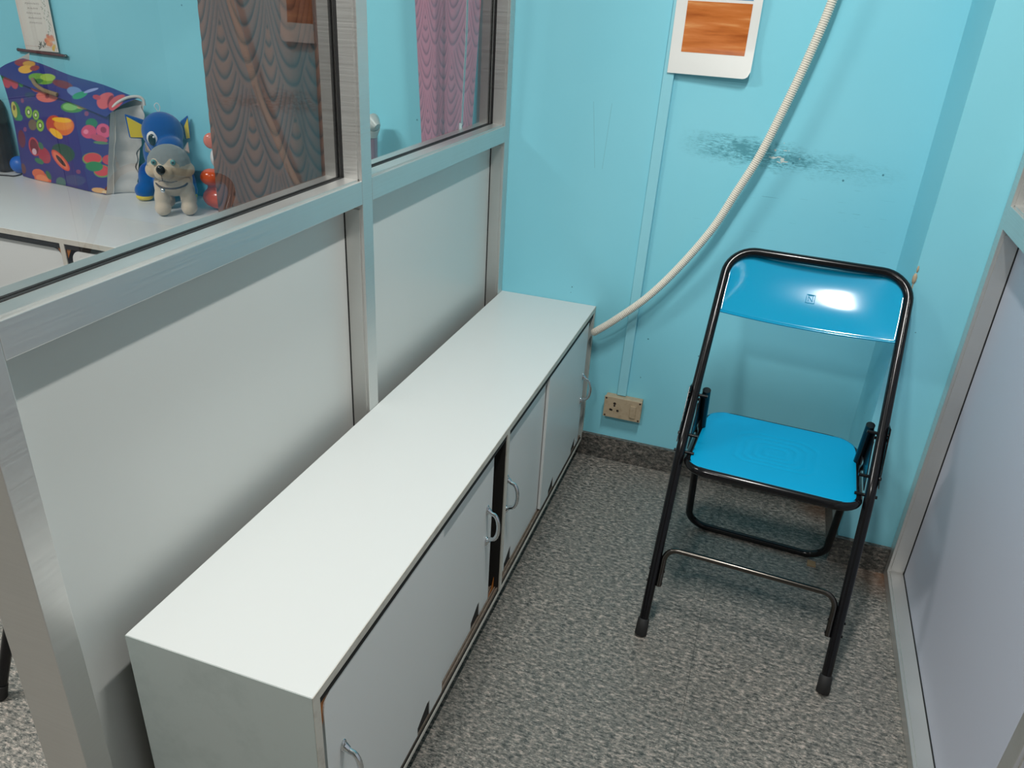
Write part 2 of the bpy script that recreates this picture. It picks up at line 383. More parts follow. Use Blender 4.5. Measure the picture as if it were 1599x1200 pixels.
# ------------------------------------------------------------------ aluminium partitions
def partition(t, x, s, posts, ztop, zr0, zr1, zb, panel_mat, glass_mats, zoff=0.0):
    """x: front face plane; s: +1 when the section recedes towards +x, -1 towards -x. posts: list of (y_near, y_far)"""
    D = 0.09; bx = lambda mb, xa, xb, ya, yb, za, zb_: mb.box((min(x + s * xa, x + s * xb), min(ya, yb), za), (max(x + s * xa, x + s * xb), max(ya, yb), zb_))
    for (a, b) in posts:
        m = MB(); bx(m, 0, D, a, b, 0.001, ztop); t.part('post', m, M['alu'], bevel=.0012)
    for k in range(len(posts) - 1):
        ya, yb = posts[k][1], posts[k + 1][0]
        lo, hi = min(ya, yb), max(ya, yb)
        if lo > hi: continue
        m = MB(); bx(m, 0, D, lo, hi, zr0, zr1); r = t.part('middle_rail', m, M['alu_h'], bevel=.0012)
        m = MB(); bx(m, 0, D, lo, hi, 0.001, zb); t.part('bottom_rail', m, M['alu_h'], bevel=.0012)
        m = MB(); bx(m, 0, D, lo, hi, ztop - .05, ztop); t.part('top_rail', m, M['alu_h'], bevel=.0012)
        # lower board with its beads
        m = MB(); bx(m, .047, .057, lo + .002, hi - .002, zb, zr0); t.part('board', m, panel_mat)
        m = MB()
        for (c, d) in ((lo, lo + .0035), (hi - .0035, hi)): bx(m, .008, .044, c, d, zb + .012, zr0 - .012)
        bx(m, .008, .044, lo, hi, zr0 - .003, zr0); bx(m, .008, .044, lo, hi, zb, zb + .0035)
        t.part('glazing_bead', m, M['alu'])
        m = MB()
        for (c, d) in ((lo, lo + .004), (hi - .004, hi)): bx(m, .0435, .0475, c, d, zb, zr0)
        bx(m, .0435, .0475, lo, hi, zb, zb + .004); t.part('gasket', m, M['gasket'])
        # glass above
        m = MB(); bx(m, .050, .055, lo + .002, hi - .002, zr1, ztop - .05); t.part('glass_pane', m, glass_mats[k])
        m = MB()
        for (c, d) in ((lo, lo + .004), (hi - .004, hi)): bx(m, .008, .042, c, d, zr1, ztop - .05)
        bx(m, .008, .042, lo, hi, zr1, zr1 + .0035); bx(m, .062, .088, lo, hi, zr1, zr1 + .003)
        for (c, d) in ((lo, lo + .0035), (hi - .0035, hi)): bx(m, .062, .088, c, d, zr1 + .003, ztop - .05)
        t.part('glazing_bead', m, M['alu'])
        m = MB()
        for (c, d) in ((lo, lo + .0038), (hi - .0038, hi)): bx(m, .0425, .0498, c, d, zr1, ztop - .05); bx(m, .0552, .0618, c, d, zr1, ztop - .05)
        bx(m, .0425, .0498, lo, hi, zr1, zr1 + .0042); bx(m, .0552, .0618, lo, hi, zr1, zr1 + .003); t.part('gasket', m, M['gasket'])
t = Thing('partition', 'long aluminium framed partition with two glass panes behind the white low cabinet', 'partition', (0, -.95, 0))
partition(t, 0.0, -1, [(-1.92, -1.877), (-.980, -.935), (-.045, -.0005)], 2.15, 1.106, 1.157, .045, M['panel'], [M['smoked'], M['glass']])
t = Thing('partition', 'aluminium framed partition with pale lilac panel at the right edge, beside the chair', 'partition', (1.389, -1.2, 0))
partition(t, 1.389, 1, [(-2.46, -2.415), (-1.42, -1.377), (-.350, -.3065 - .0)], 2.15, 1.088, 1.145, .035, M['panel_cool'], [M['glass'], M['glass']])

# ------------------------------------------------------------------ cabinets with sliding doors
def handle(thing, door, u, z, y):
    # D-shaped pull, flanges flat on the door face at local y
    m = MB(); hh = .052
    for sgn in (1, -1):
        zc = z + sgn * (hh - .004)
        m.ball((u, y - .0015, zc), (.0085, .004, .014), 14)
        m.tube([(u, y - .002, zc), (u, y - .010, zc - sgn * .006)], [.0075, .0058], 10)
        m.ball((u, y - .0052, zc + sgn * .006), (.003, .0014, .003), 8)
    pts = [(u, y - .008, z + hh - .010)]
    for i in range(13):
        a = PI / 2 - PI * i / 12; pts.append((u, y - .013 - .019 * math.cos(a) ** 0.8 if abs(math.cos(a)) > 1e-6 else y - .013, z + (hh - .013) * math.sin(a)))
    pts.append((u, y - .008, z - hh + .010))
    m.tube(pts, .0052, 10)
    return thing.part('handle', m, M['chrome'], under=door, smooth=60)
def door_mb(u0, u1, z0, z1, yf, th, round_l=0, round_r=0, notches=(), rb=0.004):
    pts = [(u0, z0 + rb)]
    if rb: pts.append((u0 + rb, z0))
    for (c, wd, h, side) in sorted(notches):
        if side > 0: pts += [(c - wd / 2, z0), (c - wd / 2, z0 + h * .45), (c + wd * .30, z0 + h), (c + wd / 2, z0 + h * .95), (c + wd / 2, z0)]
        else: pts += [(c - wd / 2, z0), (c - wd / 2, z0 + h), (c + wd / 2, z0 + h), (c + wd / 2, z0)]
    pts += [(u1 - rb, z0), (u1, z0 + rb)]
    if round_r: pts += arc((u1 - round_r, z1 - round_r), round_r, 0, PI / 2, 8, lambda a, b: (a, b))
    else: pts.append((u1, z1))
    if round_l: pts += arc((u0 + round_l, z1 - round_l), round_l, PI / 2, PI, 8, lambda a, b: (a, b))
    else: pts.append((u0, z1))
    return MB().prism([(a, yf, b) for a, b in pts], (0, th, 0))
def cabinet(t, L, D, Ht, hb, div, doors, tapes):
    B = .018; F = -D
    m = MB().box((0, F, Ht - B), (L, 0, Ht)); top = t.part('top_panel', m, M['lam'], bevel=.0008)
    e = MB().box((0.0, F - .0012, Ht - B), (L, F, Ht - .0008)); t.part('edge_band', e, M['edge'], under=top)
    m = MB().box((0, F, hb), (B, 0, Ht - B)); m.box((L - B, F, hb), (L, 0, Ht - B))
    sp = t.part('side_panel', MB().box((0, F, hb), (B, 0, Ht - B)).box((-.001, F, hb), (0, 0, Ht - .001)), M['lam_side'])
    t.part('edge_band', MB().box((0, F - .0012, hb), (B, F, Ht - B)), M['edge'], under=sp)
    sp = t.part('side_panel', MB().box((L - B, F, hb), (L, 0, Ht - B)), M['lam_side'])
    t.part('edge_band', MB().box((L - B, F - .0012, hb), (L, F, Ht - B)), M['edge'], under=sp)
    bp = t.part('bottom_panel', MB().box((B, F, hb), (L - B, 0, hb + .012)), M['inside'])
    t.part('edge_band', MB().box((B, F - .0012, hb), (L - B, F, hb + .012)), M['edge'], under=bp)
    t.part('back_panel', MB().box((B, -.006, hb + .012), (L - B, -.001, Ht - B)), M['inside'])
    ends = [B] + [d for d in div] + [L - B]
    for d in div:
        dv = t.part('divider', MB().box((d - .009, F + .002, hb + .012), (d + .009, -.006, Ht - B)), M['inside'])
        t.part('edge_band', MB().box((d - .009, F - .0012, hb + .012), (d + .009, F + .002, Ht - B)), M['edge'], under=dv)
    tr = MB()
    for i in range(len(ends) - 1):
        a = ends[i] + (.009 if i else 0); b = ends[i + 1] - (.009 if i < len(ends) - 2 else 0)
        tr.box((a, F + .004, hb + .012), (b, F + .040, hb + .016))
        for yy in (.004, .0105, .022, .034): tr.box((a, F + yy, hb + .016), (b, F + yy + .003, hb + .021))
    t.part('sliding_track', tr, M['track'])
    for i in range(len(ends) - 1):
        a = ends[i] + (.009 if i else 0); b = ends[i + 1] - (.009 if i < len(ends) - 2 else 0)
        t.part('gap_shade_strip', MB().box((a, F + .0015, Ht - B - .0165), (b, F + .030, Ht - B)), M['inside'], label='black strip standing in for the shaded gap above the doors')  # added black strip, stands for the shade in the gap above the doors
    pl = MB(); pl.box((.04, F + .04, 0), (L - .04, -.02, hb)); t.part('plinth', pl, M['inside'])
    for (u0, u1, back, rl, rr, notch, hz) in doors:
        yf = F + (.0135 if back else .003); ztop = Ht - B - (.024 if back else .018)
        d = t.part('door', door_mb(u0, u1, hb + .022, ztop, yf, .008, rl, rr, notch), M['lam_front'])
        for (c_, w_, h_, s_) in notch: t.part('notch_shade', MB().box((c_ - w_ / 2 - .002, yf + .002, hb + .0225), (c_ + w_ / 2 + .002, yf + .006, hb + .022 + h_ + .003)), M['inside'], under=d)  # added dark plate, gives the cut-out its black shade
        for (hu, hz_) in hz: handle(t, d, hu, hz_, yf)
    for (u, z, sx, sz, back) in tapes:       # orange tape left bare in the corners of the frame
        yb = F + (.016 if back else .0055)
        t.part('corner_tape', MB().prism([(u, yb, z), (u + sx, yb, z), (u + sx * .36, yb, z + sz * .36), (u, yb, z + sz)][::1], (0, .001, 0)), M['tape'])
CL, CD, CH, HB = 1.80, 0.3434, 0.5874, 0.060
t = Thing('cabinet', 'long low white cabinet with four sliding doors, standing against the partition', 'cabinet', (0.0005, -1.80, 0), PI / 2, local=True)
zt_ = CH - .018
cabinet(t, CL - .001, CD, CH, HB, [.891],
        [(.031, .500, False, .030, 0, [(.400, .062, .046, 1)], [(.078, .345)]),
         (.440, .830, True, 0, 0, [(.508, .03, .055, -1), (.735, .058, .046, 1)], [(.793, .350)]),
         (.9165, 1.300, True, .032, 0, [(.985, .056, .046, 1)], [(.940, .350)]),
         (1.268, 1.735, False, 0, 0, [(1.385, .056, .042, 1), (1.665, .054, .042, 1)], [(1.712, .308)])],
        [(.018, zt_, .09, -.09, False), (.900, zt_, .075, -.075, True), (.882, HB + .013, -.045, .04, True), (.900, HB + .013, .045, .03, True)])
# cabinet of the other room
t = Thing('cabinet', 'tall white counter cabinet under the fruit bag, seen through the left glass pane', 'cabinet', (-2.9, -.001, 0), 0, local=True)
CZ = 0.768
cabinet(t, 1.87, .66, CZ, .05, [1.635 - .9, 1.635],
        [(.03, .45, False, .03, 0, [], [(.09, .5)]), (.42, .715, True, 0, 0, [], []),
         (.76, 1.28, False, .03, 0, [], [(.82, .45)]), (1.2, 1.612, True, 0, .035, [], []),
         (1.665, 1.84, False, .035, 0, [], [])],
        [(1.626, CZ - .018, -.05, -.05, False), (1.644, CZ - .018, .05, -.05, False)])

# ------------------------------------------------------------------ folding chair
def folding_chair():
    t = Thing('folding_chair', 'bright blue metal folding chair with black tube frame', 'chair', (.984, -.60, 0), -.053, local=True)
    W_, r = .235, .0125
    yf, yb, zb, yt, zt = -.267, -.079, .479, .312, .929
    yt2, zt2 = yt, zt
    path = fillet([(-W_, yf, .012), (-W_, yb, zb), (-W_, yt2, zt2), (W_, yt2, zt2), (W_, yb, zb), (W_, yf, .012)], [.25, .075, .075, .25], 10)
    t.part('frame', MB().tube(path, r, 16), M['black'], smooth=60)
    dl = Vector((0, yb - yf, zb - .012)).normalized()
    for sx in (-1, 1):
        a = Vector((sx * W_, yf, .012)) - dl * .012
        t.part('foot_cap', MB().tube([a, a + dl * .003, a + dl * .046, a + dl * .048], [.0135, .0165, .0155, .0135], 16), M['rubber'], smooth=60)
    # front stretcher, an upside down U let into the legs
    q = lambda z: yf + (yb - yf) * (z - .012) / (zb - .012)
    zh = .237
    off = .019
    sp = fillet([(-W_ + off, q(.135), .135), (-W_ + off, q(.17), .17), (-W_ + off, q(zh) - .004, zh), (W_ - off, q(zh) - .004, zh), (W_ - off, q(.17), .17), (W_ - off, q(.135), .135)], [.02, .05, .05, .02], 8)
    t.part('stretcher', MB().tube(sp, .0075, 12), M['steel'], smooth=60)
    for sx in (-1, 1):
        for z in (.143, .175):
            t.part('rivet', MB().tube([(sx * (W_ + .015), q(z), z), (sx * (W_ - .028), q(z), z)], .0035, 8), M['black'], smooth=60)
    # rear U leg
    Wr = .2125; yr = .283; ya, za = .066, .60
    up = fillet([(-Wr + .004, ya, za), (-Wr, yr, .0115), (Wr, yr, .0115), (Wr - .004, ya, za)], [.065, .065], 10)
    t.part('rear_leg', MB().tube(up, .0112, 14), M['black'], smooth=60)
    # seat
    sf, zf, sb, zs = -.142, .463, .262, .440
    Ws = .2215
    def rr(hw, y0, y1, rf, rb, n=8):
        o = []
        for cx, cy, rad, a0 in ((hw - rf, y0 + rf, rf, -PI / 2), (hw - rb, y1 - rb, rb, 0), (-hw + rb, y1 - rb, rb, PI / 2), (-hw + rf, y0 + rf, rf, PI)):
            o += [(cx + rad * math.cos(a0 + PI / 2 * i / n), cy + rad * math.sin(a0 + PI / 2 * i / n)) for i in range(n + 1)]
        return o
    zz = lambda y: zf + (zs - zf) * (y - sf) / (sb - sf)
    ol = rr(Ws - .0115, sf + .0115, sb - .0115, .055, .085)
    rim = MB().tube([(x, y, zz(y)) for x, y in ol], .0124, 12, closed=True)
    t.part('seat_frame', rim, M['black'], smooth=60)
    m = MB(); ol = rr(Ws - .010, sf + .012, sb - .004, .05, .085, 10); N = 44; k = len(ol); cx, cy = 0, (sf + sb) / 2
    vs = [(cx, cy, 0)]
    for j in range(1, N + 1):
        for (x, y) in ol:
            f = j / N; vs.append((cx + (x - cx) * f, cy + (y - cy) * f, 0))
    out = []
    for (x, y, _) in vs:
        e = math.hypot(x / .19, (y - cy) / .17); g = 0
        for R0 in (.18, .34, .50, .66): g += .0019 * math.exp(-((e - R0) / .022) ** 2)
        edge = max(0.0, max(abs(x) / (Ws - .010), abs(y - cy) / ((sb - sf) / 2 - .004)) - .93) / .07
        out.append((x, y, zz(y) + .0125 - .004 * max(0, 1 - e * .9) - .0035 * min(1, edge) ** 2 - g))
    fs = [(0, 1 + i, 1 + (i + 1) % k) for i in range(k)] + [(1 + (j - 1) * k + i, 1 + j * k + i, 1 + j * k + (i + 1) % k, 1 + (j - 1) * k + (i + 1) % k) for j in range(1, N) for i in range(k)]
    m.add(out, fs); t.part('seat', m, M['seatblue'], smooth=60, solid=.0015)
    # backrest sheet: u across, s down the frame
    d = Vector((0, yt - yb, zt - zb)).normalized(); nrm = Vector((0, -d.z, d.y))     # towards the sitter
    Hb = .185; HW = W_ - .006; topp = Vector((0, yt, zt))
    def bk(u, v, lift=0):
        x = (2 * u - 1) * HW; s_ = .004 + v * Hb
        # keep inside the rounded top corners
        Rr = .072; ex = abs(x) - (HW - Rr)
        if ex > 0:
            smin = Rr - math.sqrt(max(Rr * Rr - ex * ex, 0)); s_ = max(s_, smin + .002 + v * (Hb - smin))
        bow = -.023 * (1 - (2 * u - 1) ** 2) - .010 * math.sin(PI * min(v, 1)) * (1 - (2 * u - 1) ** 4)
        return topp - d * s_ + Vector((x, 0, 0)) + nrm * (bow + lift)
    m = MB().grid(lambda u, v: bk(u, v), 48, 20)
    b = t.part('backrest', m, M['bluepl'], smooth=60, solid=.0015)
    lip = MB().tube([bk(u / 40, 1.0) for u in range(41)], .0028, 8); t.part('rolled_edge', lip, M['bluepl'], under=b, smooth=60)
    # pressed square mark in the middle of the backrest
    e = MB(); u0, v0, su, sv = .50, .50, .024, .066
    P_ = lambda a, c: bk(u0 + a * su, v0 + c * sv, .0006)
    for a, c in (((-1, -1), (1, -1)), ((1, -1), (1, 1)), ((1, 1), (-1, 1)), ((-1, 1), (-1, -1)), ((-.5, .6), (-.5, -.6)), ((-.5, -.6), (.5, .6)), ((.5, .6), (.5, -.6)), ((-.7, -.8), (.7, -.8))):
        e.tube([P_(*a), P_(*c)], .0009, 6)
    t.part('embossed_mark', e, M['bluepl'], under=b)
    # hinge plates, links and rivets on each side
    for sx in (-1, 1):
        fy = lambda z: yb + (yt - yb) * (z - zb) / (zt - zb)
        ly = lambda z: yr + (ya - yr) * (z - .0115) / (za - .0115)
        for xx, zl, zh_ in ((sx * (W_ + .0128), .50, .59),):
            m = MB().prism([(xx, fy(zl) - .012, zl), (xx, ly(zl) + .010, zl + .01), (xx, ly(zh_) + .012, zh_ + .02), (xx, fy(zh_) - .004, zh_ + .035), (xx, fy((zl + zh_) / 2) - .016, (zl + zh_) / 2)], (sx * .0022, 0, 0))
            t.part('hinge_plate', m, M['black'], bevel=.0006)
        xx = sx * (W_ - .0150)
        m = MB().prism([(xx, fy(.485) + .004, .485), (xx, ly(.485) - .004, .485), (xx, ly(.585) + .004, .585), (xx, fy(.60) + .004, .60)], (-sx * .0025, 0, 0))
        t.part('hinge_plate', m, M['black'])
        m = MB().tube([(sx * (Ws + .0005), .10, zz(.10)), (sx * (Ws + .0005), .06, .50), (sx * (Ws + .0005), .055, .56)], .0045, 8)
        t.part('link', m, M['black'], smooth=60)
        for (y, z) in ((fy(.515), .515), (fy(.60), .60), (ly(.56), .56), (-.070, .474)):
            t.part('rivet', MB().tube([(sx * (W_ + .0175), y, z), (sx * (Wr - .013), y, z)], .0042, 10), M['black'], smooth=60)
    return t
folding_chair()

# ------------------------------------------------------------------ things on the back wall
# trunking
m = MB(); zt0, zt1 = .272, 2.72
xa, xb = lambda z: .4565 + (z - .275) * .0165, lambda z: .4885 + (z - .275) * .0165
m.prism([(xa(zt0), -.014, zt0), (xb(zt0), -.014, zt0), (xb(zt1), -.014, zt1), (xa(zt1), -.014, zt1)], (0, .0138, 0))
o = mesh_obj('cable_trunking', m, M['trunk'], origin=(.47, 0, .272), bevel=.002); tag(o, 'blue painted cable trunking running up the back wall from the socket', 'trunking')
# socket
t = Thing('power_socket', 'yellowed beige surface power socket with one switch, low on the blue wall', 'socket', (.484, -.0002, .19))
x0, x1, z0, z1 = .4175, .5525, .190, .272
bx_ = t.part('box', MB().box((x0 + .002, -.028, z0 + .002), (x1 - .002, -.0002, z1 - .002)), M['socket'], bevel=.002)
pf = t.part('face_plate', MB().box((x0, -.036, z0), (x1, -.028, z1)), M['socket'], bevel=.002)
t.part('switch', MB().prism([(.514, -.0362, .205), (.533, -.0362, .205), (.533, -.0362, .251), (.514, -.0362, .251)], (0, -.0045, 0)).prism([(.512, -.0362, .202), (.535, -.0362, .202), (.535, -.0362, .254), (.512, -.0362, .254)], (0, -.0012, 0)), M['socket'], under=pf, bevel=.001)
m = MB()
for (x, z, r_) in ((.4560, .248, .0050), (.4560, .239, .0035), (.4430, .222, .0042), (.4475, .221, .0035), (.4690, .2215, .0045)): m.lathe([(r_, 0), (r_, .0006)], (x, -.0362, z), 14, axis='y')
t.part('pin_holes', m, M['hole'], under=pf)
for x in (x0 + .007, x1 - .007):
    for z in (z0 + .007, z1 - .007): t.part('screw_hole', MB().lathe([(.0033, 0), (.0033, .0006)], (x, -.0362, z), 12, axis='y'), M['hole'], under=pf)
m = MB()
for i in range(24):
    a = 2 * PI * i / 24; b = 2 * PI * (i + 1) / 24
    m.tube([(.4565 + .022 * math.cos(a), -.0362, .232 + .022 * math.sin(a)), (.4565 + .022 * math.cos(b), -.0362, .232 + .022 * math.sin(b))], .0006, 5, caps=False)
t.part('outlet_ring', m, M['socket'], under=pf)
# hose
ctrl = [(.3555, -.045, .508), (.375, -.06, .528), (.427, -.07, .576), (.523, -.07, .672), (.610, -.07, .788), (.692, -.07, .923), (.744, -.07, 1.043), (.789, -.07, 1.150), (.827, -.07, 1.272), (.868, -.07, 1.422), (.899, -.07, 1.564), (.925, -.068, 1.75), (.945, -.062, 2.0), (.955, -.05, 2.3), (.957, -.035, 2.74)]
def catmull(P, n):
    out = []; P = [Vector(p) for p in P]; P = [2 * P[0] - P[1]] + P + [2 * P[-1] - P[-2]]
    for i in range(1, len(P) - 2):
        for k in range(n):
            t_ = k / n; a, b, c, d = P[i - 1:i + 3]
            out.append(.5 * ((2 * b) + (c - a) * t_ + (2 * a - 5 * b + 4 * c - d) * t_ ** 2 + (3 * b - a - 3 * c + d) * t_ ** 3))
    return out + [P[-2]]
cp = catmull(ctrl, 40); ds = [0]
for a, b in zip(cp, cp[1:]): ds.append(ds[-1] + (b - a).length)
pts, rad, step = [], [], .0058 / 4; s_ = 0; j = 0; k = 0
while s_ < ds[-1]:
    while ds[j + 1] < s_: j += 1
    f = (s_ - ds[j]) / (ds[j + 1] - ds[j]); pts.append(cp[j].lerp(cp[j + 1], f)); rad.append((.0112, .0127, .0127, .0112)[k % 4]); s_ += step; k += 1
o = mesh_obj('corrugated_hose', MB().tube(pts, rad, 14), M['hose'], origin=ctrl[0], smooth=25); tag(o, 'cream corrugated hose curving from the low cabinet end up the blue wall', 'hose')
# poster
def poster():
    t = Thing('poster', 'white paper poster with orange and blue pictures on the wall above the chair', 'poster', (.6, -.004, 1.352))
    x0, x1, z0, z1 = .486, .722, 1.352, 1.86
    def base(u, v):      # v up
        x = x0 + (x1 - x0) * u; z = z0 + (z1 - z0) * v
        rc = .020; ex = x - (x1 - rc)
        if ex > 0: z = max(z, z0 + rc - math.sqrt(max(rc * rc - ex * ex, 0)))
        y = -.0165 - .004 * u * (1 - v) - .003 * math.sin(v * 14 + u * 2) * (.3 + .7 * u) - .010 * max(0, 1 - v * 7) * (.3 + .7 * u)
        return (x, y, z)
    t.part('sheet', MB().grid(base, 40, 90), M['paper'], smooth=60)
    def pic(name, xa, xb, za, zb, m):
        def f(u, v):
            x = xa + (xb - xa) * u; z = za + (zb - za) * v
            a = base((x - x0) / (x1 - x0), (z - z0) / (z1 - z0)); return (a[0], a[1] - .0006, a[2])
        t.part(name, MB().grid(f, 40, 50), m, smooth=60)
    mo = mat('orange_dune_print', (.6, .25, .05), .35); n = NT(mo); P = n.coord()
    d = n.noise(n.mapping(P, (5, 5, 46)), 1.0, 4, .55)
    n.l(n.ramp(d, [(.32, srgb(166, 82, 18)), (.47, srgb(196, 108, 42)), (.58, srgb(206, 120, 58)), (.72, srgb(226, 160, 98))]), n.b.inputs['Base Color'])
    mb_ = mat('blue_sky_print', (.1, .3, .5), .35); n = NT(mb_); P = n.coord()
    d = n.noise(n.mapping(P, (7, 7, 18)), 1.0, 4, .6)
    n.l(n.ramp(d, [(.35, srgb(40, 110, 160)), (.55, srgb(110, 170, 200)), (.7, srgb(200, 215, 215))]), n.b.inputs['Base Color'])
    pic('orange_picture', .518, .697, 1.411, 1.544, mo)
    pic('blue_picture', .518, .697, 1.552, 1.685, mb_)
poster()

# ------------------------------------------------------------------ wall scroll in the other room
random.seed(4)
def scroll():
    t = Thing('wall_scroll', 'narrow hanging paper scroll with script and painted flowers above the fruit bag', 'scroll', (-1.903, -.003, 1.235))
    x0, x1, z0, z1 = -1.983, -1.822, 1.245, 1.75
    NU, NV = 150, 420
    m = MB().grid(lambda u, v: (x0 + (x1 - x0) * u, -.010 - .003 * math.sin(v * 3), z0 + (z1 - z0) * v), NU, NV)
    o = t.part('sheet', m, M['scrollpaper'], fixn=False, smooth=60)
    u = np.tile(np.linspace(0, 1, NU + 1), NV + 1); v = np.repeat(np.linspace(0, 1, NV + 1), NU + 1)
    X = u * .161; Z = v * .505
    c = np.tile(np.array(srgb(222, 220, 212)), (len(u), 1))
    e = np.clip((.22 - u) / .22, 0, 1)[:, None]; c = c * (1 - .35 * e) + np.array(srgb(222, 190, 176)) * .35 * e
    ln = (np.abs(X - .152) < .0006) | (np.abs(Z - .014) < .0007) | (np.abs(X - .006) < .0006); c[ln] = srgb(200, 165, 155)
    rng = np.random.RandomState(3)
    def blob(x, z, rx, rz, col, al=1, ang=0):
        dx, dz = X - x, Z - z; ca, sa = math.cos(ang), math.sin(ang)
        q = ((dx * ca + dz * sa) / rx) ** 2 + ((-dx * sa + dz * ca) / rz) ** 2
        k = (np.clip(1.4 - q, 0, 1) * al)[:, None]; c[:] = c * (1 - k) + np.array(srgb(*col)) * k
    for i in range(16): blob(.128 + rng.uniform(-.018, .018), .036 + rng.uniform(-.018, .022), .009, .007, [(232, 150, 110), (236, 170, 120), (214, 120, 92)][i % 3], .8)
    for i in range(5): blob(.142 + rng.uniform(-.010, .006), .014 + rng.uniform(-.008, .012), .007, .006, (226, 186, 80), .8)
    for i in range(12): blob(.088 + rng.uniform(-.02, .022), .020 + rng.uniform(-.014, .02), .0065, .0022, (56, 70, 66), .9, rng.uniform(0, 3.1))
    for i in range(30): blob(.135 + rng.uniform(-.012, .014) + .004 * math.sin(i), .06 + i * .0052, .0045, .0016, (92, 120, 102), .75, rng.uniform(0, 3.1))
    # handwritten lines, too small to read in the photograph: flowing script strokes
    for k in range(26):
        zc = .098 + k * .0165; half = rng.uniform(.022, .036); xc = .075; px = xc - half
        while px < xc + half:
            wl = rng.uniform(.006, .013); ph = rng.uniform(0, 6)
            q = (X > px) & (X < px + wl); yy = zc + .0017 * np.sin(X * 2600 + ph) + .0009 * np.sin(X * 900 + ph * 2)
            hit = q & (np.abs(Z - yy) < .00115); c[hit] = c[hit] * .25 + np.array(srgb(78, 74, 78)) * .75
            px += wl + .0022
    setcol(o, c)
    t.part('rod', MB().tube([(-2.020, -.011, 1.2415), (-1.790, -.011, 1.2345)], .0058, 12), M['rod'], smooth=60)
    for q_ in ((-2.021, -.011, 1.2416), (-1.789, -.011, 1.2344)): t.part('rod_end', MB().ball(q_, .0068, 10), M['steel'], smooth=60)
scroll()

